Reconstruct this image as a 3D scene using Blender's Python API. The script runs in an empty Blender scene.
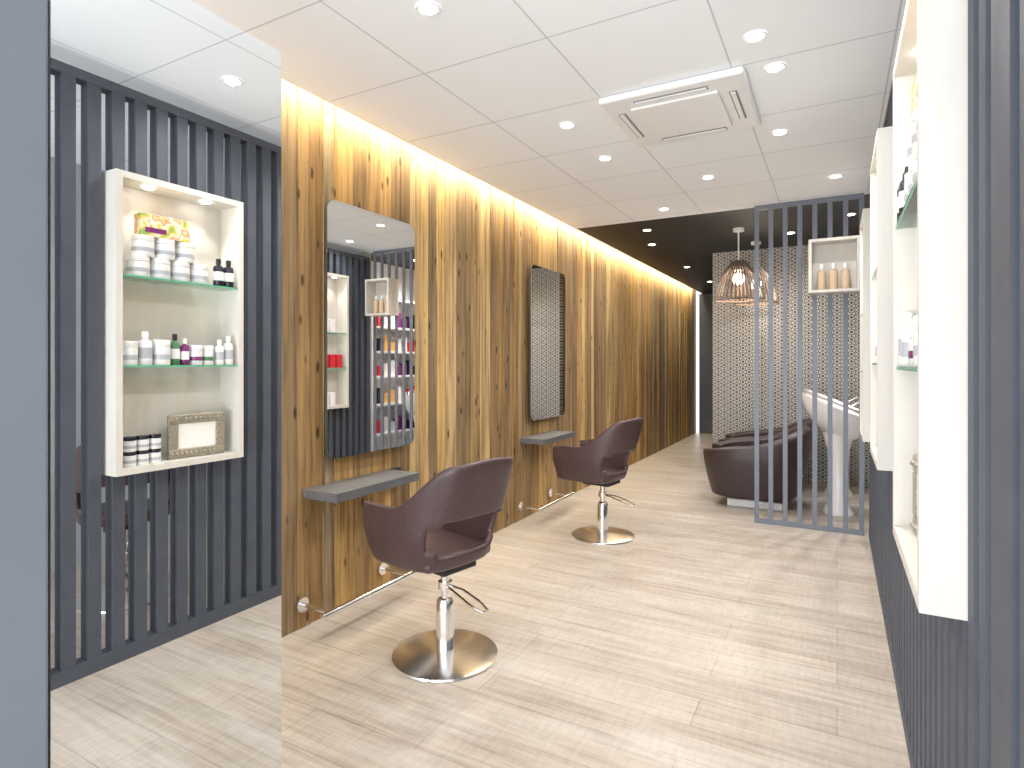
import bpy, bmesh, math, random
from mathutils import Vector, Matrix
random.seed(7)
C = bpy.context.scene.collection
PI = math.pi
R = math.radians
H = 1.3; F = 590.0; TH = R(28.85); HOR = 363.0

def on_plane(u, v, z):
    """point on the horizontal plane z seen along a measured direction"""
    depth = F*(z-H)/(HOR-v)
    s = (u-512)/F*depth
    return (s*math.cos(TH)-depth*math.sin(TH), s*math.sin(TH)+depth*math.cos(TH))

# ---------------------------------------------------------------- materials
def mat(name, col, rough=0.5, metal=0.0, **kw):
    m = bpy.data.materials.new(name); m.use_nodes = True
    b = m.node_tree.nodes['Principled BSDF']
    b.inputs['Base Color'].default_value = (*col, 1)
    b.inputs['Roughness'].default_value = rough
    b.inputs['Metallic'].default_value = metal
    for k, v in kw.items():
        b.inputs[k].default_value = v
    return m
def N(m, t, **kw):
    n = m.node_tree.nodes.new(t)
    for k, v in kw.items(): setattr(n, k, v)
    return n
def L(m, a, b): m.node_tree.links.new(a, b)
def emis(name, col, s):
    m = bpy.data.materials.new(name); m.use_nodes = True
    b = m.node_tree.nodes['Principled BSDF']
    b.inputs['Base Color'].default_value = (*col, 1)
    b.inputs['Emission Color'].default_value = (*col, 1)
    b.inputs['Emission Strength'].default_value = s
    return m
def ramp(m, stops, fac):
    r = N(m, 'ShaderNodeValToRGB')
    e = r.color_ramp.elements
    while len(e) < len(stops): e.new(0.5)
    for i, (p, c) in enumerate(stops):
        e[i].position = p; e[i].color = (*c, 1)
    L(m, fac, r.inputs[0]); return r.outputs[0]
def mapping(m, scale=(1,1,1), loc=(0,0,0), src=None):
    if src is None:
        src = N(m, 'ShaderNodeTexCoord').outputs['Object']
    mp = N(m, 'ShaderNodeMapping')
    mp.inputs['Scale'].default_value = scale; mp.inputs['Location'].default_value = loc
    L(m, src, mp.inputs['Vector']); return mp.outputs[0]
def mix(m, a, b, fac, mode='MIX'):
    n = N(m, 'ShaderNodeMix', data_type='RGBA', blend_type=mode)
    for sock, v in ((n.inputs[6], a), (n.inputs[7], b), (n.inputs[0], fac)):
        if isinstance(v, (int, float)): sock.default_value = v
        elif isinstance(v, tuple): sock.default_value = (*v, 1)
        else: L(m, v, sock)
    return n.outputs[2]
def speckle(name, c1, c2, scale, rough=0.5, metal=0.0, stretch=(1,1,1), bump=0.0):
    m = mat(name, c1, rough, metal); b = m.node_tree.nodes['Principled BSDF']
    nz = N(m, 'ShaderNodeTexNoise'); nz.inputs['Scale'].default_value = scale; nz.inputs['Detail'].default_value = 4
    L(m, mapping(m, stretch), nz.inputs['Vector'])
    L(m, ramp(m, [(0.3, c1), (0.7, c2)], nz.outputs[0]), b.inputs['Base Color'])
    if bump:
        bp = N(m, 'ShaderNodeBump'); bp.inputs['Strength'].default_value = bump; bp.inputs['Distance'].default_value = 0.002
        L(m, nz.outputs[0], bp.inputs['Height']); L(m, bp.outputs[0], b.inputs['Normal'])
    return m

M_slat = speckle('slate_paint', (0.062,0.071,0.092), (0.073,0.083,0.107), 12, 0.6)
M_screen = speckle('blue_grey_screen_paint', (0.15,0.17,0.21), (0.17,0.19,0.23), 12, 0.45)
M_panelgrey = speckle('blue_grey_post_paint', (0.185,0.21,0.245), (0.205,0.23,0.265), 3, 0.6)
M_leather = speckle('plum_leather', (0.058,0.033,0.035), (0.075,0.044,0.046), 60, 0.38, bump=0.15)
M_darkleather = speckle('dark_leather', (0.036,0.022,0.024), (0.048,0.030,0.032), 50, 0.42, bump=0.15)
M_darkedge = mat('dark_edge', (0.05,0.055,0.07), 0.4)
M_chrome = mat('chrome', (0.92,0.92,0.92), 0.12, 1.0)
M_chromeb = mat('brushed_chrome', (0.95,0.95,0.95), 0.20, 1.0)
M_mirror = mat('mirror_glass', (0.90,0.92,0.92), 0.0, 1.0)
M_white = speckle('white_paint', (0.84,0.84,0.84), (0.88,0.88,0.88), 5, 0.5)
M_wallwhite = speckle('wall_white', (0.72,0.72,0.72), (0.76,0.76,0.76), 4, 0.7)
M_wallgrey = speckle('wall_grey', (0.36,0.37,0.38), (0.41,0.42,0.43), 4, 0.7)
M_cream = speckle('pale_ash_board', (0.63,0.595,0.54), (0.70,0.67,0.62), 8, 0.45, stretch=(2,2,0.3))
M_cera = mat('white_ceramic', (0.92,0.92,0.92), 0.12)
M_shelfgrey = speckle('charcoal_laminate', (0.085,0.085,0.09), (0.13,0.13,0.135), 20, 0.5, stretch=(1,0.3,1))
M_black = mat('black_plastic', (0.012,0.012,0.014), 0.35)
M_blackceil = speckle('black_ceiling_paint', (0.010,0.010,0.011), (0.016,0.016,0.017), 3, 0.6)
M_farwall = speckle('dark_grey_wall', (0.06,0.065,0.08), (0.08,0.085,0.10), 3, 0.6)
M_pwhite = mat('white_product_plastic', (0.85,0.85,0.84), 0.3)
M_pgrey = mat('grey_label', (0.45,0.46,0.5), 0.4)
M_ppurple = mat('purple_plastic', (0.20,0.03,0.16), 0.3)
M_pgreen = mat('green_plastic', (0.08,0.22,0.10), 0.3)
M_pdark = mat('dark_bottle', (0.02,0.02,0.035), 0.25)
M_pred = mat('red_packaging', (0.65,0.03,0.05), 0.35)
M_porange = mat('orange_card', (0.78,0.42,0.12), 0.4)
M_pcream = mat('cream_plastic', (0.66,0.50,0.34), 0.35)
M_silver = speckle('aged_silver', (0.30,0.26,0.20), (0.46,0.42,0.34), 90, 0.4, 0.4, bump=0.6)
M_paper = mat('paper', (0.85,0.84,0.80), 0.6)
M_led = emis('led_lens', (1.0,0.98,0.95), 20)
M_strip = emis('led_strip', (1.0,0.84,0.55), 12)
M_bulb = emis('warm_bulb', (1.0,0.80,0.52), 16)
M_rib = mat('brown_rib', (0.15,0.11,0.085), 0.5, 0.0)
M_grille = mat('grille_white', (0.88,0.88,0.88), 0.4)
M_slot = mat('vent_slot', (0.26,0.26,0.26), 0.6)
# multicoloured printed card
M_pyellow = mat('printed_card', (0.8,0.6,0.2), 0.4)
nz = N(M_pyellow, 'ShaderNodeTexNoise'); nz.inputs['Scale'].default_value = 22; nz.inputs['Detail'].default_value = 1
L(M_pyellow, mapping(M_pyellow), nz.inputs['Vector'])
L(M_pyellow, ramp(M_pyellow, [(0.30,(0.30,0.45,0.12)),(0.42,(0.82,0.62,0.12)),(0.52,(0.86,0.83,0.70)),(0.60,(0.80,0.32,0.10)),(0.72,(0.86,0.78,0.45))], nz.outputs[0]), M_pyellow.node_tree.nodes['Principled BSDF'].inputs['Base Color'])

# glass
M_glass = bpy.data.materials.new('shelf_glass'); M_glass.use_nodes = True
nt = M_glass.node_tree; nt.nodes.clear()
o_ = N(M_glass, 'ShaderNodeOutputMaterial'); tr = N(M_glass, 'ShaderNodeBsdfTransparent'); gl = N(M_glass, 'ShaderNodeBsdfGlossy')
tr.inputs[0].default_value = (0.84,0.95,0.89,1); gl.inputs['Roughness'].default_value = 0.03
fr = N(M_glass, 'ShaderNodeFresnel'); fr.inputs[0].default_value = 1.45; mx = N(M_glass, 'ShaderNodeMixShader')
L(M_glass, fr.outputs[0], mx.inputs[0]); L(M_glass, tr.outputs[0], mx.inputs[1]); L(M_glass, gl.outputs[0], mx.inputs[2]); L(M_glass, mx.outputs[0], o_.inputs[0])
M_gedge = mat('glass_green_edge', (0.12,0.45,0.28), 0.1)

# ceiling tiles
M_ceil = mat('ceiling_tiles', (0.9,0.9,0.9), 0.8); b = M_ceil.node_tree.nodes['Principled BSDF']
br = N(M_ceil, 'ShaderNodeTexBrick', offset=0.0, squash=1.0)
for k, v in (('Color1',(0.92,0.95,0.98,1)),('Color2',(0.90,0.93,0.96,1)),('Mortar',(0.60,0.62,0.65,1)),('Scale',1.0),('Mortar Size',0.004),('Brick Width',0.6),('Row Height',0.6),('Mortar Smooth',0.3)):
    br.inputs[k].default_value = v
L(M_ceil, mapping(M_ceil, loc=(1.0+6.0, 0.3+6.0, 0)), br.inputs['Vector']); L(M_ceil, br.outputs[0], b.inputs['Base Color'])

# floor planks
M_floor = mat('plank_floor', (0.6,0.5,0.4), 0.36); b = M_floor.node_tree.nodes['Principled BSDF']
br = N(M_floor, 'ShaderNodeTexBrick', offset=0.37, offset_frequency=2)
for k, v in (('Color1',(0.52,0.445,0.37,1)),('Color2',(0.38,0.32,0.265,1)),('Mortar',(0.17,0.135,0.105,1)),('Scale',1.0),('Mortar Size',0.002),('Brick Width',1.25),('Row Height',0.19),('Bias',-0.1)):
    br.inputs[k].default_value = v
L(M_floor, mapping(M_floor, loc=(10,10,0)), br.inputs['Vector'])
g1 = N(M_floor, 'ShaderNodeTexNoise'); g1.inputs['Scale'].default_value = 1; g1.inputs['Detail'].default_value = 10; g1.inputs['Roughness'].default_value = 0.72; g1.inputs['Distortion'].default_value = 0.3
L(M_floor, mapping(M_floor, (1.6,38,1)), g1.inputs['Vector'])
g2 = N(M_floor, 'ShaderNodeTexNoise'); g2.inputs['Scale'].default_value = 1; g2.inputs['Detail'].default_value = 6; g2.inputs['Roughness'].default_value = 0.65
L(M_floor, mapping(M_floor, (1.3,6.0,1), (4,1,0)), g2.inputs['Vector'])
g3 = N(M_floor, 'ShaderNodeTexNoise'); g3.inputs['Scale'].default_value = 1; g3.inputs['Detail'].default_value = 4
L(M_floor, mapping(M_floor, (60,10,1)), g3.inputs['Vector'])
c = mix(M_floor, br.outputs[0], ramp(M_floor, [(0.34,(0.22,0.175,0.14)),(0.50,(0.46,0.395,0.33)),(0.66,(0.64,0.585,0.52))], g1.outputs[0]), 0.46)
c = mix(M_floor, c, (0.60,0.555,0.50), ramp(M_floor, [(0.44,(0,0,0)),(0.66,(0.6,0.6,0.6))], g2.outputs[0]))
c = mix(M_floor, c, ramp(M_floor, [(0.35,(0.78,0.78,0.78)),(0.6,(1,1,1))], g3.outputs[0]), 0.45, 'MULTIPLY')
L(M_floor, c, b.inputs['Base Color'])

# reclaimed wood
M_wood = mat('reclaimed_planks', (0.5,0.3,0.1), 0.7); b = M_wood.node_tree.nodes['Principled BSDF']
at = N(M_wood, 'ShaderNodeAttribute', attribute_name='plank')
geo = N(M_wood, 'ShaderNodeTexCoord')
sc = N(M_wood, 'ShaderNodeVectorMath', operation='MULTIPLY_ADD'); sc.inputs[1].default_value = (3,31,47)
L(M_wood, at.outputs['Color'], sc.inputs[0]); L(M_wood, geo.outputs['Object'], sc.inputs[2])
n1 = N(M_wood, 'ShaderNodeTexNoise'); n1.inputs['Scale'].default_value = 1; n1.inputs['Detail'].default_value = 9; n1.inputs['Roughness'].default_value = 0.68; n1.inputs['Distortion'].default_value = 0.3
L(M_wood, mapping(M_wood, (1,38,1.3), src=sc.outputs[0]), n1.inputs['Vector'])
n2 = N(M_wood, 'ShaderNodeTexNoise'); n2.inputs['Scale'].default_value = 1; n2.inputs['Detail'].default_value = 4
L(M_wood, mapping(M_wood, (1,8,1.1), src=sc.outputs[0]), n2.inputs['Vector'])
vo = N(M_wood, 'ShaderNodeTexVoronoi'); vo.inputs['Scale'].default_value = 1
L(M_wood, mapping(M_wood, (1,12,4.4), src=sc.outputs[0]), vo.inputs['Vector'])
c = mix(M_wood, at.outputs['Color'], ramp(M_wood, [(0.34,(0.34,0.28,0.22)),(0.50,(0.88,0.84,0.78)),(0.70,(1.25,1.21,1.14))], n1.outputs[0]), 0.92, 'MULTIPLY')
c = mix(M_wood, c, ramp(M_wood, [(0.32,(0.44,0.41,0.37)),(0.51,(1,1,1))], n2.outputs[0]), 0.7, 'MULTIPLY')
c = mix(M_wood, c, ramp(M_wood, [(0.08,(0.13,0.07,0.04)),(0.17,(1,1,1))], vo.outputs['Distance']), 0.9, 'MULTIPLY')
L(M_wood, c, b.inputs['Base Color'])
bp = N(M_wood, 'ShaderNodeBump'); bp.inputs['Strength'].default_value = 0.4; bp.inputs['Distance'].default_value = 0.004
L(M_wood, n1.outputs[0], bp.inputs['Height']); L(M_wood, bp.outputs[0], b.inputs['Normal'])

# geometric wallpaper: hexagonal lattice of rings
M_pat = mat('geometric_wallpaper', (0.7,0.68,0.62), 0.6); b = M_pat.node_tree.nodes['Principled BSDF']
tc = N(M_pat, 'ShaderNodeTexCoord'); sm = None
for a in (0, 60, 120):
    d = N(M_pat, 'ShaderNodeVectorMath', operation='DOT_PRODUCT'); k = 2*PI/0.067
    d.inputs[1].default_value = (k*math.cos(R(a)), 0, k*math.sin(R(a))); L(M_pat, tc.outputs['Object'], d.inputs[0])
    cs = N(M_pat, 'ShaderNodeMath', operation='COSINE'); L(M_pat, d.outputs['Value'], cs.inputs[0])
    if sm is None: sm = cs.outputs[0]
    else:
        ad = N(M_pat, 'ShaderNodeMath', operation='ADD'); L(M_pat, sm, ad.inputs[0]); L(M_pat, cs.outputs[0], ad.inputs[1]); sm = ad.outputs[0]
mr = N(M_pat, 'ShaderNodeMapRange'); mr.inputs[1].default_value = -1.5; mr.inputs[2].default_value = 3; L(M_pat, sm, mr.inputs[0])
lt = (0.44,0.425,0.395); dk = (0.06,0.058,0.056)
r_ = ramp(M_pat, [(0.0,lt),(0.09,lt),(0.13,dk),(0.30,dk),(0.35,lt),(0.70,lt),(0.76,dk)], mr.outputs[0])
L(M_pat, r_, b.inputs['Base Color'])

# ---------------------------------------------------------------- mesh helpers
def box(bm, x0,x1,y0,y1,z0,z1, r=0.0, seg=2):
    vs = [bm.verts.new((x,y,z)) for z in (z0,z1) for y in (y0,y1) for x in (x0,x1)]
    fs = [bm.faces.new([vs[i] for i in f]) for f in ((0,2,3,1),(4,5,7,6),(0,1,5,4),(2,6,7,3),(0,4,6,2),(1,3,7,5))]
    if r > 0:
        es = list({e for f in fs for e in f.edges})
        bmesh.ops.bevel(bm, geom=es, offset=r, segments=seg, affect='EDGES', profile=0.5)
    return fs
def lathe(bm, prof, n=32, cx=0, cy=0, sx=1, sy=1, cap=True):
    rings = []
    for r, z in prof:
        rings.append([bm.verts.new((cx+sx*r*math.cos(2*PI*i/n), cy+sy*r*math.sin(2*PI*i/n), z)) for i in range(n)])
    for a, b_ in zip(rings, rings[1:]):
        for i in range(n):
            bm.faces.new((a[i], a[(i+1)%n], b_[(i+1)%n], b_[i]))
    if cap:
        bm.faces.new(rings[0][::-1]); bm.faces.new(rings[-1])
def tube(bm, pts, r, n=10, closed=False):
    pts = [Vector(p) for p in pts]; rings = []
    m_ = len(pts)
    for i, p in enumerate(pts):
        if closed: t = pts[(i+1)%m_]-pts[i-1]
        else: t = pts[min(i+1,m_-1)]-pts[max(i-1,0)]
        t.normalize()
        up = Vector((0,0,1)) if abs(t.z) < 0.9 else Vector((1,0,0))
        a = t.cross(up).normalized(); b_ = t.cross(a)
        rings.append([bm.verts.new(p + r*(math.cos(2*PI*k/n)*a + math.sin(2*PI*k/n)*b_)) for k in range(n)])
    rng = range(m_) if closed else range(m_-1)
    for i in rng:
        A, B = rings[i], rings[(i+1)%m_]
        for k in range(n): bm.faces.new((A[k], A[(k+1)%n], B[(k+1)%n], B[k]))
    if not closed:
        bm.faces.new(rings[0][::-1]); bm.faces.new(rings[-1])
def obj(name, bm, m, parent=None, smooth=False, loc=None):
    bmesh.ops.recalc_face_normals(bm, faces=bm.faces[:])
    me = bpy.data.meshes.new(name); bm.to_mesh(me); bm.free()
    if smooth:
        for p in me.polygons: p.use_smooth = True
        try: me.set_sharp_from_angle(angle=R(40))
        except Exception: pass
    me.materials.append(m)
    o = bpy.data.objects.new(name, me); C.objects.link(o)
    if parent: o.parent = parent
    if loc: o.location = loc
    return o
def tag(o, label, cat, group=None):
    o['label'] = label; o['category'] = cat
    if group: o['group'] = group
    return o
def struct(name, bm, m):
    o = obj(name, bm, m); o['kind'] = 'structure'; return o
def thing(name, label, cat, loc=(0,0,0), rotz=0, group=None):
    o = bpy.data.objects.new(name, None); C.objects.link(o); o.empty_display_size = 0.1
    o.location = loc; o.rotation_euler = (0,0,rotz); return tag(o, label, cat, group)
def B(*a, **k):
    bm = bmesh.new(); box(bm, *a, **k); return bm
def dup(root, loc, rotz, label, group=None):
    r = root.copy(); C.objects.link(r); r.location = loc; r.rotation_euler = (0,0,rotz); r['label'] = label
    if group: r['group'] = group
    for ch in list(root.children):
        c = ch.copy(); C.objects.link(c); c.parent = r
        for g in ch.children:
            d = g.copy(); C.objects.link(d); d.parent = c
    return r

CEIL = 2.58; WX = -2.29; XS = 0.21

# ---------------------------------------------------------------- room shell
struct('floor', B(-2.5,1.8,-0.6,11.3,-0.08,0), M_floor)
struct('ceiling', B(-2.17,1.8,-0.6,5.22,CEIL,CEIL+0.03), M_ceil)
struct('ceiling_dark', B(-2.17,1.8,5.22,11.3,CEIL,CEIL+0.03), M_blackceil)
bm = bmesh.new(); box(bm,-2.19,-2.17,-0.6,11.3,CEIL,2.84); box(bm,-2.40,-2.17,-0.6,11.3,2.84,2.87)
struct('trim_1', bm, M_white)
# plank wall
bm = bmesh.new(); cl = bm.loops.layers.float_color.new('plank')
pal = [(0.46,0.285,0.11),(0.37,0.225,0.085),(0.52,0.35,0.145),(0.29,0.195,0.10),(0.42,0.285,0.125),(0.34,0.21,0.085),(0.47,0.34,0.175),(0.33,0.245,0.14),(0.49,0.305,0.105),(0.54,0.385,0.185),(0.25,0.16,0.075)]
y = 0.9
while y < 11.3:
    w = random.uniform(0.06,0.135); off = random.uniform(0,0.014)
    c = random.choice(pal); k = random.uniform(0.88,1.16)
    for f in box(bm, WX-0.05, WX-off, y, y+w-0.003, 0.0, 2.84):
        for lp in f.loops: lp[cl] = (c[0]*k, c[1]*k, c[2]*k, 1)
    y += w
struct('wall_left', bm, M_wood)
struct('wall_entrance', B(-2.34,-2.29,-0.6,0.9,0,2.84), M_wallwhite)
struct('wall_far', B(-2.24,1.8,11.25,11.3,0,CEIL), M_farwall)
struct('wall_back', B(-1.27,0.62,7.15,7.25,0,CEIL), M_pat)
struct('wall_corridor', B(-1.27,-1.2,7.25,11.25,0,CEIL), M_farwall)
struct('wall_side', B(0.62,0.68,5.25,7.25,0,CEIL), M_wallwhite)
struct('wall_outer', B(1.75,1.8,-0.6,5.2,0,CEIL), M_wallgrey)
struct('wall_divider', B(0.28,1.75,5.15,5.25,0,CEIL), M_wallgrey)
# slat partition forming the right wall, cut around the niches
NICHES = [(1.37,1.98,0.82,2.12), (2.72,3.28,0.88,2.22), (4.18,4.74,0.82,2.24)]
bm = bmesh.new()
SZ0, SZ1 = 0.05, 2.47
box(bm, XS, XS+0.06, 0.60, 1.000, SZ0, SZ1)          # wide end board
box(bm, XS+0.035, XS+0.06, 1.001, 1.050, SZ0, SZ1)   # recess
box(bm, XS, XS+0.06, 1.051, 1.165, SZ0, SZ1)         # second board
y = 1.205
while y < 5.12:
    segs = [(SZ0, SZ1)]
    for (a,b_,z0,z1) in NICHES:
        if y+0.050 > a-0.004 and y < b_+0.004: segs = [(SZ0, z0-0.003), (z1+0.003, SZ1)]
    for z0, z1 in segs: box(bm, XS, XS+0.06, y, y+0.050, z0, z1)
    y += 0.095
box(bm, XS-0.003, XS+0.062, 0.6, 5.14, 0.0, SZ0+0.01); box(bm, XS-0.003, XS+0.062, 0.6, 5.14, SZ1, 2.51)
struct('wall_right', bm, M_slat)
bm = bmesh.new(); box(bm,-1.50,-1.245,0.10,0.53,0,CEIL, r=0.006); struct('trim_2', bm, M_panelgrey)

# ---------------------------------------------------------------- tall mirror panel at left
t = thing('mirror_panel', 'tall frameless mirror panel reflecting slats and a product niche, beside the pale grey post', 'mirror', (-1.26,0.80,0))
obj('mirror_glass', B(-0.006,0,-0.262,0.25,0.02,2.106), M_mirror, t)
obj('backing_panel', B(-0.035,-0.006,-0.262,0.25,0.0,2.106), M_panelgrey, t)

# ---------------------------------------------------------------- cove lighting strip
t = thing('cove_light', 'warm light strip hidden above the ceiling edge along the plank wall', 'light strip', (-2.215,5.9,2.69))
obj('light_strip', B(-0.012,0.012,-5.0,5.2,0.0,0.008), M_strip, t)
obj('strip_channel', B(-0.018,0.018,-5.0,5.2,0.008,0.15), M_white, t)
for i in range(4):
    ld = bpy.data.lights.new('cove_lamp','AREA'); ld.shape='RECTANGLE'; ld.size = 0.04; ld.size_y = 2.5; ld.energy = (22,21,21,19)[i]; ld.color = (1.0,0.87,0.62)
    lo = bpy.data.objects.new('cove_lamp', ld); C.objects.link(lo); lo.location = (-2.215, 2.15+2.5*i, 2.68); lo.rotation_euler = (0, R(14), 0)

# ---------------------------------------------------------------- styling chairs
def catmull(P, n):
    out = []; m_ = len(P)-1
    for i in range(n+1):
        t = i/n*m_; k = min(int(t), m_-1); f = t-k
        p0,p1,p2,p3 = (Vector(P[max(k-1,0)]),Vector(P[k]),Vector(P[k+1]),Vector(P[min(k+2,m_)]))
        out.append(0.5*((2*p1)+(p2-p0)*f+(2*p0-5*p1+4*p2-p3)*f*f+(3*p1-p0-3*p2+p3)*f**3))
    return out
def sstep(a, b_, x):
    t = max(0,min(1,(x-a)/(b_-a))); return t*t*(3-2*t)
def shell(path, ztop, zrows, nup, kf, lean, hole, nh=20, dy=0.0):
    half = catmull(path, nh)
    full = [(-1,p,i/nh) for i, p in reversed(list(enumerate(half)))][:-1] + [(1,p,i/nh) for i, p in enumerate(half)]
    bm = bmesh.new(); grid = []
    for sgn, p, q in full:
        zs = list(zrows); zt = ztop(q)
        zs += [zrows[-1]+(zt-zrows[-1])*(j+1)/nup for j in range(nup)]
        col = []
        for z in zs:
            k = kf(z); x = sgn*p[0]*k; yy = p[1]*k - lean(q, z) + dy
            col.append(bm.verts.new((x, yy, z)))
        grid.append(col)
    for i in range(len(grid)-1):
        q = (full[i][2]+full[i+1][2])/2
        for j in range(len(grid[0])-1):
            if hole(q, j): continue
            bm.faces.new((grid[i][j], grid[i+1][j], grid[i+1][j+1], grid[i][j+1]))
    return bm
def shell_obj(name, bm, m, parent, thick):
    o = obj(name, bm, m, parent, smooth=True)
    sd = o.modifiers.new('s','SOLIDIFY'); sd.thickness = thick; sd.offset = 0
    ss = o.modifiers.new('ss','SUBSURF'); ss.levels = 2; ss.render_levels = 2
    return o
def plain_smooth(o):
    if 'sharp_edge' in o.data.attributes: o.data.attributes.remove(o.data.attributes['sharp_edge'])

def make_chair(label, loc, rot):
    t = thing('styling_chair', label, 'chair', loc, rot, 'styling chairs')
    path = [(0,-0.225),(0.11,-0.22),(0.185,-0.19),(0.228,-0.12),(0.245,0.0),(0.245,0.11),(0.232,0.19),(0.19,0.24)]
    def hole(q, j):
        if j in (2,5): return q < 0.27
        if j in (3,4): return q < 0.325
        return False
    bm = shell(path, lambda q: 0.69+(0.215-0.015*sstep(0,0.3,q))*(1-sstep(0.27,0.56,q))-0.025*sstep(0.7,1,q),
               [0.430,0.455,0.495,0.525,0.575,0.625,0.655,0.675], 4,
               lambda z: 0.78+0.22*min(1,max(0,(z-0.415)/0.16))**0.6,
               lambda q,z: max(0,z-0.50)*0.30*(1-sstep(0.20,0.60,q)),
               hole, dy=0.07)
    o = shell_obj('shell', bm, M_leather, t, 0.032); plain_smooth(o)
    o = obj('seat', B(-0.195,0.195,-0.11,0.295,0.425,0.482,r=0.027,seg=4), M_leather, t, smooth=True); plain_smooth(o)
    obj('mount_plate', B(-0.10,0.10,-0.10,0.12,0.392,0.427,r=0.008), M_black, t)
    bm = bmesh.new(); lathe(bm, [(0.020,0.20),(0.020,0.394)],24); obj('gas_lift', bm, M_chrome, t, smooth=True)
    bm = bmesh.new(); lathe(bm, [(0.042,0.022),(0.040,0.23),(0.034,0.25),(0.024,0.26)],28); obj('column', bm, M_chrome, t, smooth=True)
    bm = bmesh.new(); lathe(bm, [(0.232,0.0),(0.236,0.004),(0.234,0.011),(0.20,0.018),(0.07,0.030),(0.05,0.034)],48); obj('base', bm, M_chromeb, t, smooth=True)
    bm = bmesh.new(); lathe(bm, [(0.032,0.295),(0.032,0.33)],24)
    pts = [(0.03,0,0.31),(0.10,-0.02,0.308),(0.20,-0.06,0.285),(0.245,-0.09,0.27),(0.235,-0.12,0.268),(0.19,-0.115,0.28),(0.06,-0.04,0.305),(0.02,-0.015,0.31)]
    tube(bm, [Matrix.Rotation(R(-70),3,'Z') @ Vector(p) for p in pts],0.006)
    obj('pump_lever', bm, M_chrome, t, smooth=True)
    return t
ch = make_chair('dark plum leather tub chair on round chrome base, nearer one, beside the first mirror', (-1.53,2.16,0), R(78))
dup(ch, (-1.545,4.22,0), R(82), 'dark plum leather tub chair on round chrome base, farther one, before the second mirror')
dup(ch, (0.95,1.84,0), R(-60), 'dark tub chair glimpsed behind the slats, seen only in the tall mirror')

# ---------------------------------------------------------------- styling stations
def round_rect(w, h, r, n=8):
    pts = []
    for cx, cy, a0 in ((w/2-r,h/2-r,0),(-w/2+r,h/2-r,90),(-w/2+r,-h/2+r,180),(w/2-r,-h/2+r,270)):
        for i in range(n+1):
            a = R(a0+90*i/n); pts.append((cx+r*math.cos(a), cy+r*math.sin(a)))
    return pts
def slab_x(bm, pts, x0, x1):
    A = [bm.verts.new((x0,p[0],p[1])) for p in pts]; Bv = [bm.verts.new((x1,p[0],p[1])) for p in pts]
    n = len(pts); bm.faces.new(A[::-1]); bm.faces.new(Bv)
    for i in range(n): bm.faces.new((A[i],A[(i+1)%n],Bv[(i+1)%n],Bv[i]))
def station(y0, which, near):
    t = thing('wall_mirror', 'frameless rounded wall mirror above the grey shelf, %s' % near, 'mirror', (WX,y0,1.472), 0, 'wall mirrors')
    pts = round_rect(0.70,1.32,0.055)
    bm = bmesh.new(); slab_x(bm, pts, 0.040, 0.046); obj('glass', bm, M_mirror, t)
    bm = bmesh.new(); slab_x(bm, pts, 0.032, 0.040); obj('rim', bm, M_darkedge, t)
    bm = bmesh.new(); slab_x(bm, round_rect(0.60,1.2,0.03), 0.0, 0.032); obj('mount', bm, M_darkedge, t)
    s = thing('wall_shelf', 'thick charcoal floating shelf on the plank wall under the %s mirror' % which, 'shelf', (WX,y0-0.15,0.66), 0, 'floating shelves')
    obj('board', B(0.0,0.225,-0.315,0.315,-0.022,0.022,r=0.002), M_shelfgrey, s)
    h = thing('dryer_holder', 'small black ring holder fixed beside the shelf under the %s mirror' % which, 'holder', (WX,y0+0.22,0.64), 0, 'black dryer holders')
    bm = bmesh.new(); tube(bm, [(0.06+0.04*math.cos(2*PI*i/20),0.04*math.sin(2*PI*i/20),0) for i in range(20)], 0.010, closed=True)
    obj('ring', bm, M_black, h, smooth=True)
    obj('wall_plate', B(-0.016,0.025,-0.03,0.03,-0.05,0.04,r=0.004), M_black, h)
    f = thing('footrest', 'chrome foot rail on two brackets at the floor below the %s mirror' % which, 'footrest', (WX,y0-0.18,0), 0, 'chrome foot rails')
    bm = bmesh.new(); tube(bm, [(0.20,-0.35,0.12),(0.20,0.35,0.12)], 0.017, 16); obj('rail', bm, M_chrome, f, smooth=True)
    for s_ in (-1,1):
        bm = bmesh.new(); tube(bm, [(0.0,s_*0.29,0.12),(0.20,s_*0.29,0.12)], 0.011, 12); tube(bm, [(0.0,s_*0.29,0.12),(0.010,s_*0.29,0.12)], 0.036, 18); obj('bracket', bm, M_chrome, f, smooth=True)
station(2.50, 'nearer', 'larger-looking one behind the nearer chair')
station(4.76, 'farther', 'narrower-looking one behind the farther chair')

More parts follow.
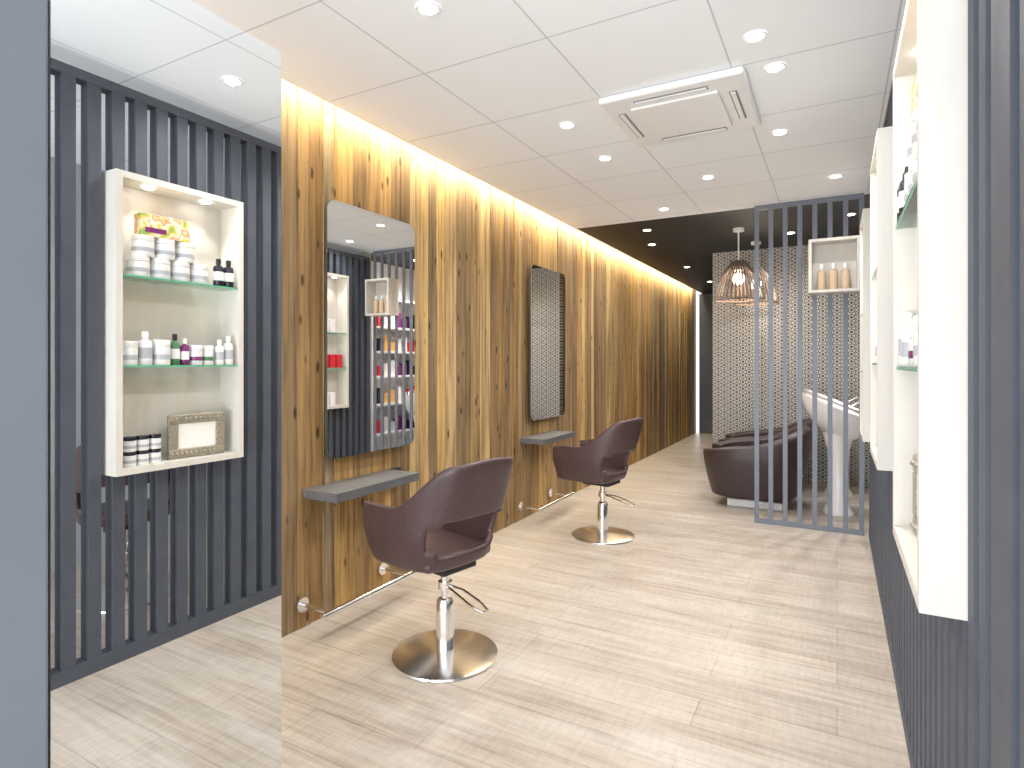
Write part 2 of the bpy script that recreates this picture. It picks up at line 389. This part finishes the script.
# ---------------------------------------------------------------- product niches on the slat wall
NX0, NX1 = 0.138, 0.30
def niche(spec, label, shelves):
    y0,y1,z0,z1 = spec; w = y1-y0; h = z1-z0; e = 0.028; d = NX1-NX0
    t = thing('display_niche', label, 'wall niche', (NX0,(y0+y1)/2,z0), 0, 'lit display niches')
    obj('back_panel', B(d-0.015,d,-w/2,w/2,0,h), M_cream, t)
    for s in (-1,1):
        a, b_ = sorted((s*w/2, s*(w/2-e))); obj('side_panel', B(0,d-0.0155,a,b_,0,h), M_cream, t)
    obj('bottom_panel', B(0,d-0.0155,-w/2+e,w/2-e,0,e), M_cream, t)
    obj('top_panel', B(0,d-0.0155,-w/2+e,w/2-e,h-e,h), M_cream, t)
    for z in shelves:
        g = obj('glass_shelf', B(0.007,d-0.016,-w/2+e,w/2-e,z-z0-0.008,z-z0), M_glass, t)
        obj('shelf_edge', B(0.004,0.007,-w/2+e,w/2-e,z-z0-0.008,z-z0), M_gedge, g)
    for s in (-0.25,0.25):
        bm = bmesh.new(); lathe(bm, [(0.022,h-e-0.006),(0.022,h-e)], 20, cx=0.06, cy=s*w*0.9); obj('spotlight', bm, M_led, t)
        ld = bpy.data.lights.new('niche_lamp','SPOT'); ld.energy = 4.2; ld.spot_size = R(100); ld.spot_blend = 0.6; ld.shadow_soft_size = 0.012; ld.color = (1.0,0.95,0.87)
        lo = bpy.data.objects.new('niche_lamp', ld); C.objects.link(lo); lo.location = (NX0+0.08,(y0+y1)/2+s*w*0.9,z1-e-0.012); lo.rotation_euler = (0, R(12), 0)
    return t
niche(NICHES[0], 'cream box niche nearest the entrance, with jars, bottles and a picture frame', (1.29,1.68))
niche(NICHES[1], 'cream box niche in the middle of the slat wall', (1.30,1.70))
niche(NICHES[2], 'cream box niche on the slat wall next to the slat screen, holding red packs', (1.25,1.62))

def jar(loc, r, h, label, group, m=None, lidm=None, band=None):
    t = thing('cosmetic_jar', label, 'jar', loc, 0, group)
    bm = bmesh.new(); lathe(bm, [(r*0.94,0),(r,0.004),(r,h*0.72),(r*0.93,h*0.74)],24); obj('body', bm, m or M_pwhite, t, smooth=True)
    bm = bmesh.new(); lathe(bm, [(r*0.98,h*0.745),(r*1.0,h*0.76),(r*1.0,h*0.98),(r*0.95,h)],24); obj('lid', bm, lidm or M_pwhite, t, smooth=True)
    if band:
        bm = bmesh.new(); lathe(bm, [(r*1.012,h*0.22),(r*1.012,h*0.42)],24,cap=False); obj('label_band', bm, band, t, smooth=True)
    return t
def bottle(loc, r, h, label, group, m, capm, band=None):
    t = thing('product_bottle', label, 'bottle', loc, 0, group)
    bm = bmesh.new(); lathe(bm, [(r*0.9,0),(r,0.005),(r,h*0.66),(r*0.85,h*0.73),(r*0.4,h*0.77),(r*0.4,h*0.80)],20); obj('body', bm, m, t, smooth=True)
    bm = bmesh.new(); lathe(bm, [(r*0.5,h*0.80),(r*0.5,h*0.97),(r*0.42,h)],20); obj('cap', bm, capm, t, smooth=True)
    if band:
        bm = bmesh.new(); lathe(bm, [(r*1.015,h*0.2),(r*1.015,h*0.52)],20,cap=False); obj('label_band', bm, band, t, smooth=True)
    return t
ORD = ['first','second','third','fourth','fifth','sixth','seventh','eighth','ninth']
Z1 = 1.6805; Z2 = 1.2905; XI = 0.192
for i in range(4):
    jar((XI,1.49+0.093*i,Z1),0.0445,0.092,'white lidded jar, %s from the entrance in the bottom row on the upper shelf' % ORD[i],'white jars on the upper glass shelf',band=M_pgrey)
for i in range(3):
    jar((XI,1.51+0.095*i,Z1+0.0925),0.0445,0.092,'white lidded jar stacked on top, %s from the entrance, upper shelf' % ORD[i],'white jars on the upper glass shelf',band=M_pgrey)
t = thing('printed_card_box','yellow and white printed box lying on the stacked jars','box',(XI,1.60,Z1+0.1855),R(4))
obj('carton', B(-0.03,0.03,-0.11,0.11,0,0.10,r=0.003), M_pyellow, t); obj('printed_panel', B(-0.0315,-0.03,-0.09,0.0,0.018,0.040), M_ppurple, t)
for i in range(2):
    bottle((0.167,1.86+0.055*i,Z1),0.024,0.135,'small dark bottle with pale label, %s of two at the end of the upper shelf' % ORD[i],'dark bottles on the upper glass shelf',M_pdark,M_black,M_pwhite)
# lower glass shelf: low jars and a few bottles
specs = [('j',M_pwhite,M_pwhite,M_pgrey,.038,.105,'low white'),('b',M_pwhite,M_pwhite,M_pgrey,.029,.15,'white'),('j',M_pwhite,M_pwhite,M_pgrey,.037,.115,'wide white'),
         ('b',M_pgreen,M_pdark,M_pwhite,.021,.145,'dark green'),('b',M_ppurple,M_pwhite,M_pwhite,.020,.125,'purple'),('j',M_pwhite,M_pwhite,M_ppurple,.029,.095,'small purple-banded white'),
         ('j',M_pwhite,M_pwhite,M_pgreen,.026,.095,'green-banded white'),('b',M_pwhite,M_pwhite,M_pgrey,.020,.125,'slim white'),('b',M_pwhite,M_pwhite,M_pgrey,.023,.145,'taller white')]
y = 1.405
for i, (kd,m,cm,bd,r,h,nm) in enumerate(specs):
    y += r; lc = (0.170 if i > 6 else XI-0.006,y,Z2); y += r+0.006
    lb = '%s %s, %s from the entrance on the lower glass shelf' % (nm,'bottle' if kd=='b' else 'jar',ORD[i])
    if kd == 'b': bottle(lc,r,h,lb,'bottles on the lower glass shelf',m,cm,bd)
    else: jar(lc,r,h,lb,'jars on the lower glass shelf',m,cm,bd)
for r_i in range(2):
    for i in range(3):
        jar((XI,1.455+0.054*i,0.8485+0.0645*r_i),0.025,0.064,'small white tub with dark lid, %s in the %s row at the niche bottom' % (ORD[i],['lower','upper'][r_i]),'small tubs at the niche bottom',lidm=M_pdark,band=M_pgrey)
t = thing('picture_frame','ornate aged silver picture frame with blank white card, standing in the niche','picture frame',(XI+0.01,1.77,0.8485),R(6))
bm = bmesh.new()
for a,b_,c_,d in ((-0.135,0.135,0,0.045),(-0.135,0.135,0.163,0.208),(-0.135,-0.09,0.045,0.163),(0.09,0.135,0.045,0.163)): box(bm,-0.012,0.012,a,b_,c_,d,r=0.006,seg=2)
for i in range(12):
    for z in (0.022,0.186): bmesh.ops.create_icosphere(bm, subdivisions=1, radius=0.009, matrix=Matrix.Translation((-0.012,-0.121+i*0.022,z)))
obj('frame', bm, M_silver, t); obj('card', B(-0.004,0.004,-0.09,0.09,0.045,0.163), M_paper, t)
# middle and far niche goods
for ni,(zz,k) in enumerate(((1.7005,3),(1.3005,4),(0.9085,3))):
    for i in range(k):
        bottle((XI-0.015,2.82+0.10*i,zz),0.026,0.15,'tall white bottle, %s from the entrance on the %s level of the middle niche' % (ORD[i],['top','centre','bottom'][ni]),'bottles in the middle niche',M_pwhite,[M_pwhite,M_ppurple,M_pdark][ni],M_pgrey)
for ni,(zz,k,mm,nm) in enumerate(((1.6205,4,M_pwhite,'white'),(1.2505,5,M_pred,'red'),(0.8485,4,M_pwhite,'pale'))):
    for i in range(k):
        t = thing('product_carton','%s product carton, %s from the entrance on the %s level of the far niche' % (nm,ORD[i],['top','centre','bottom'][ni]),'box',(XI,4.25+0.095*i,zz),0,'cartons in the far niche')
        obj('carton', B(-0.03,0.03,-0.033,0.033,0,0.14,r=0.002), mm, t); obj('top_flap', B(-0.028,0.028,-0.031,0.031,0.14,0.142), M_pwhite, t)

# ---------------------------------------------------------------- slat screen across the room
t = thing('slat_screen','slate grey floor-to-ceiling screen of vertical bars before the wash area','screen',(-0.205,5.18,0))
SW = 0.385
obj('bottom_rail', B(-SW,SW,-0.016,0.016,0,0.035), M_screen, t); obj('top_rail', B(-SW,SW,-0.016,0.016,2.545,2.58), M_screen, t)
for i in range(8):
    x = -SW+0.017+i*(2*SW-0.034)/7
    obj('vertical_bar', B(x-0.017,x+0.017,-0.008,0.008,0.035,2.545), M_screen, t)
bx0,bx1,bz0,bz1 = -0.190,0.15,1.83,2.235
t = thing('shelf_box','small cream open box shelf hung on the slat screen, holding three bottles','shelf',((bx0+bx1)/2,5.170,bz0))
w = (bx1-bx0)/2; h = bz1-bz0; e = 0.022
obj('back_panel', B(-w,w,-0.014,0,0,h), M_cream, t)
for s in (-1,1):
    a,b_ = sorted((s*w,s*(w-e))); obj('side_panel', B(a,b_,-0.17,-0.0145,0,h), M_cream, t)
obj('bottom_panel', B(-w+e,w-e,-0.17,-0.0145,0,e), M_cream, t); obj('top_panel', B(-w+e,w-e,-0.17,-0.0145,h-e,h), M_cream, t)
for i in range(3):
    bottle((-0.105+0.08*i,5.08,bz0+e+0.0005),0.03,0.20,'cream bottle, %s from the left in the small box on the screen' % ORD[i],'bottles in the screen box',M_pcream,M_pwhite)

# ---------------------------------------------------------------- wash area
def wash_unit(x, y, label, lb):
    t = thing('wash_chair', label, 'chair', (x,y,0), R(90), 'wash chairs')
    path = [(0,-0.36),(0.14,-0.35),(0.25,-0.30),(0.315,-0.19),(0.33,0.0),(0.325,0.17),(0.28,0.31),(0.17,0.385)]
    bm = shell(path, lambda q: 0.57+0.16*(1-sstep(0.20,0.62,q))-0.06*sstep(0.6,1,q), [0.10,0.15,0.24,0.35,0.45], 3,
               lambda z: 0.76+0.24*min(1,max(0,(z-0.08)/0.36))**0.7, lambda q,z: max(0,z-0.3)*0.18*(1-sstep(0.2,0.6,q)), lambda q,j: False)
    o = shell_obj('tub_body', bm, M_darkleather, t, 0.12); plain_smooth(o)
    o = obj('seat', B(-0.24,0.24,-0.26,0.37,0.13,0.43,r=0.06,seg=4), M_darkleather, t, smooth=True); plain_smooth(o)
    obj('plinth', B(-0.20,0.20,-0.24,0.22,0.0,0.07,r=0.01), M_white, t)
    w = thing('wash_basin', lb, 'basin', (x+0.64,y,0), R(90), 'wash basins')
    bm = bmesh.new(); prof = [(0.04,0.66),(0.11,0.675),(0.17,0.73),(0.215,0.81),(0.245,0.90),(0.25,0.93),(0.228,0.93),(0.19,0.84),(0.12,0.77),(0.02,0.755)]
    lathe(bm, prof, 40, sx=1.0, sy=1.08)
    for v in bm.verts:
        v.co.z += 0.42*v.co.y       # tilted: high side toward the chair back
    obj('bowl', bm, M_cera, w, smooth=True)
    bm = bmesh.new(); lathe(bm, [(0.14,0.0),(0.14,0.02),(0.10,0.08),(0.085,0.35),(0.10,0.55),(0.14,0.70)], 28, sy=0.9, cy=-0.03); obj('pedestal', bm, M_cera, w, smooth=True)
    bm = bmesh.new(); tube(bm, [(0,-0.24,0.80),(0,-0.24,0.94),(0,-0.19,0.97),(0,-0.12,0.93)], 0.011); obj('tap', bm, M_chrome, w, smooth=True)
wash_unit(-0.66,5.86,'dark brown leather wash chair just behind the slat screen','white ceramic wash basin on pedestal, nearer one behind the screen')
wash_unit(-0.66,6.66,'dark brown leather wash chair farther back, next to the patterned wall','white ceramic wash basin on pedestal, farther one by the patterned wall')

# product shelving in the recess, seen in the nearer mirror
t = thing('product_shelving','cream shelving unit full of coloured products, seen in the nearer wall mirror','shelf unit',(0.47,5.82,0))
for s in (-1,1):
    a,b_ = sorted((s*0.50,s*0.475)); obj('side_panel', B(-0.13,0.13,a,b_,0,2.1), M_white, t)
obj('back_panel', B(0.13,0.145,-0.5,0.5,0,2.1), M_white, t)
for z in (0.05,0.42,0.78,1.12,1.42,1.72,2.075): obj('shelf_board', B(-0.13,0.13,-0.475,0.475,z,z+0.025), M_white, t)
ms = [(M_pred,'red'),(M_pwhite,'white'),(M_ppurple,'purple'),(M_pdark,'dark'),(M_porange,'orange'),(M_pwhite,'pale')]
for si, z in enumerate((0.445,0.805,1.145,1.445,1.745)):
    y = 5.40
    for i in range(8):
        m,nm = ms[(si*3+i//2)%6]; hh = 0.12+0.035*((i*7+si)%3)
        t = thing('product_carton','%s carton, %s along the %s shelf of the shelving unit' % (nm,ORD[i],['lowest','second','third','fourth','topmost'][si]),'box',(0.42,y,z+0.0005),0,'cartons on the shelving unit')
        obj('carton', B(-0.035,0.035,-0.042,0.042,0,hh,r=0.002), m, t)
        y += 0.118

# ---------------------------------------------------------------- pendant lamps
def pendant(loc, label):
    t = thing('pendant_lamp', label, 'lamp', loc, 0, 'pendant lamps')
    zt = CEIL-loc[2]
    bm = bmesh.new(); lathe(bm, [(0.05,zt-0.03),(0.05,zt)],24); obj('canopy', bm, M_white, t)
    bm = bmesh.new(); tube(bm, [(0,0,0.36),(0,0,zt-0.03)],0.007,8); obj('cord', bm, M_white, t)
    bm = bmesh.new()
    prof = [(0.06,0.36),(0.10,0.31),(0.145,0.24),(0.175,0.16),(0.20,0.08),(0.21,0.04),(0.215,0.0)]
    NR = 36
    for i in range(NR):
        a = 2*PI*i/NR; tube(bm, [(r*math.cos(a),r*math.sin(a),z) for r,z in prof],0.0078,4)
    for r,z in (prof[0],prof[6]): tube(bm, [(r*math.cos(2*PI*i/NR),r*math.sin(2*PI*i/NR),z) for i in range(NR)],0.010,6,closed=True)
    obj('shade', bm, M_rib, t)
    bm = bmesh.new(); lathe(bm, [(0.02,0.27),(0.045,0.28),(0.045,0.35),(0.02,0.37)],20); obj('socket', bm, M_white, t)
    bm = bmesh.new(); bmesh.ops.create_uvsphere(bm,u_segments=20,v_segments=12,radius=0.055,matrix=Matrix.Translation((0,0,0.20))); obj('bulb', bm, M_bulb, t, smooth=True)
    ld = bpy.data.lights.new('pendant_bulb','POINT'); ld.energy = 8; ld.color = (1,0.86,0.68); ld.shadow_soft_size = 0.03
    lo = bpy.data.objects.new('pendant_bulb', ld); C.objects.link(lo); lo.location = (loc[0],loc[1],loc[2]+0.08)
pendant((-0.82,5.95,1.90),'slatted brown pendant lamp with white cord, left of the slat screen')
pendant((-0.75,6.70,1.93),'slatted brown pendant lamp hanging behind the first one, seen through the screen')

# ---------------------------------------------------------------- ceiling fittings
t = thing('ceiling_air_conditioner','square white cassette air conditioner set in the tiled ceiling','air conditioner',(-0.68,3.02,CEIL))
obj('frame_panel', B(-0.33,0.33,-0.33,0.33,-0.035,-0.001,r=0.012,seg=3), M_white, t)
bm = bmesh.new(); box(bm,-0.205,0.205,-0.215,0.215,-0.048,-0.0355,r=0.005)
obj('centre_panel', bm, M_grille, t)
for a in range(4):
    bm = bmesh.new(); box(bm,-0.17,0.17,0.245,0.280,-0.0385,-0.0352)
    bm.transform(Matrix.Rotation(a*PI/2,4,'Z')); s = obj('air_slot', bm, M_slot, t)
    bm = bmesh.new(); box(bm,-0.165,0.165,0.252,0.272,-0.044,-0.039)
    bm.transform(Matrix.Rotation(a*PI/2,4,'Z')); obj('louvre', bm, M_white, s)
spots = [(428,8),(775,67),(755,36),(567,125),(605,158),(780,132),(708,177),(664,209),(836,176)]
pos = [on_plane(u,v,CEIL) for u,v in spots] + [(-0.12,1.73),(-1.4,0.6),(1.0,1.4),(1.0,3.4)]
dark = [(-1.75,6.3),(-1.75,8.0),(-1.75,9.6),(-0.4,6.4),(-1.6,5.6),(0.1,5.85)]
def downlight(x,y,label,group,e):
    t = thing('ceiling_downlight',label,'ceiling light',(x,y,CEIL),0,group)
    bm = bmesh.new(); n = 28
    prof = [(0.032,-0.004),(0.042,-0.006),(0.045,-0.002),(0.045,-0.0003)]
    lathe(bm, prof, n, cap=False); obj('trim_ring', bm, M_white, t, smooth=True)
    bm = bmesh.new(); lathe(bm, [(0.032,-0.005),(0.032,-0.001)], n); obj('lens', bm, M_led, t)
    ld = bpy.data.lights.new('downlight_lamp','SPOT'); ld.energy = e; ld.spot_size = R(150); ld.spot_blend = 1.0; ld.shadow_soft_size = 0.008; ld.color = (1.0,0.98,0.96)
    lo = bpy.data.objects.new('downlight_lamp', ld); C.objects.link(lo); lo.location = (x,y,CEIL-0.016)
where = ['nearest the plank wall in the foreground','just right of the air conditioner','near the top edge before the air conditioner','left of the air conditioner by the plank wall','behind the air conditioner at its left','right behind the air conditioner','centre of the third tile row','last small one before the dark ceiling','closest to the right slat wall','seen only in the tall mirror','above the entrance','behind the slat wall near the chair','behind the slat wall, farther']
en = [34,28,28,34,32,28,30,32,12,20,34,16,16]
for i,((x,y_),w_) in enumerate(zip(pos,where)): downlight(x,y_,'round recessed downlight in white ceiling, '+w_,'downlights in the white ceiling',en[i])
where2 = ['start of the corridor','middle of the corridor','end of the corridor','above the wash chairs','at the edge by the plank wall','above the wash basins']
for i,((x,y_),w_) in enumerate(zip(dark,where2)): downlight(x,y_,'round recessed downlight in black ceiling, '+w_,'downlights in the black ceiling',(28,26,24,34,26,60)[i])

# ---------------------------------------------------------------- light and camera
w = bpy.data.worlds.new('World'); bpy.context.scene.world = w; w.use_nodes = True
w.node_tree.nodes['Background'].inputs[0].default_value = (0.93,0.965,1.0,1); w.node_tree.nodes['Background'].inputs[1].default_value = 1.9
ld = bpy.data.lights.new('front_ceiling_fill','AREA'); ld.shape='RECTANGLE'; ld.size = 3.2; ld.size_y = 1.2; ld.energy = 170; ld.color = (0.94,0.97,1.0)  # added fill lamp outside the open front, tilted up to brighten the ceiling
lo = bpy.data.objects.new('front_ceiling_fill', ld); C.objects.link(lo); lo.location = (-0.8,-3.2,0.5); lo.rotation_euler = (R(104),0,0)

cd = bpy.data.cameras.new('camera'); cam = bpy.data.objects.new('camera', cd); C.objects.link(cam)
cd.sensor_width = 36; cd.lens = F/1024*36; cd.shift_y = -21/1024; cd.clip_start = 0.02
cam.location = (0,0,H); cam.rotation_euler = (R(90),0,TH)
sc_ = bpy.context.scene; sc_.camera = cam
sc_.view_settings.view_transform = 'Standard'; sc_.view_settings.exposure = 0.3
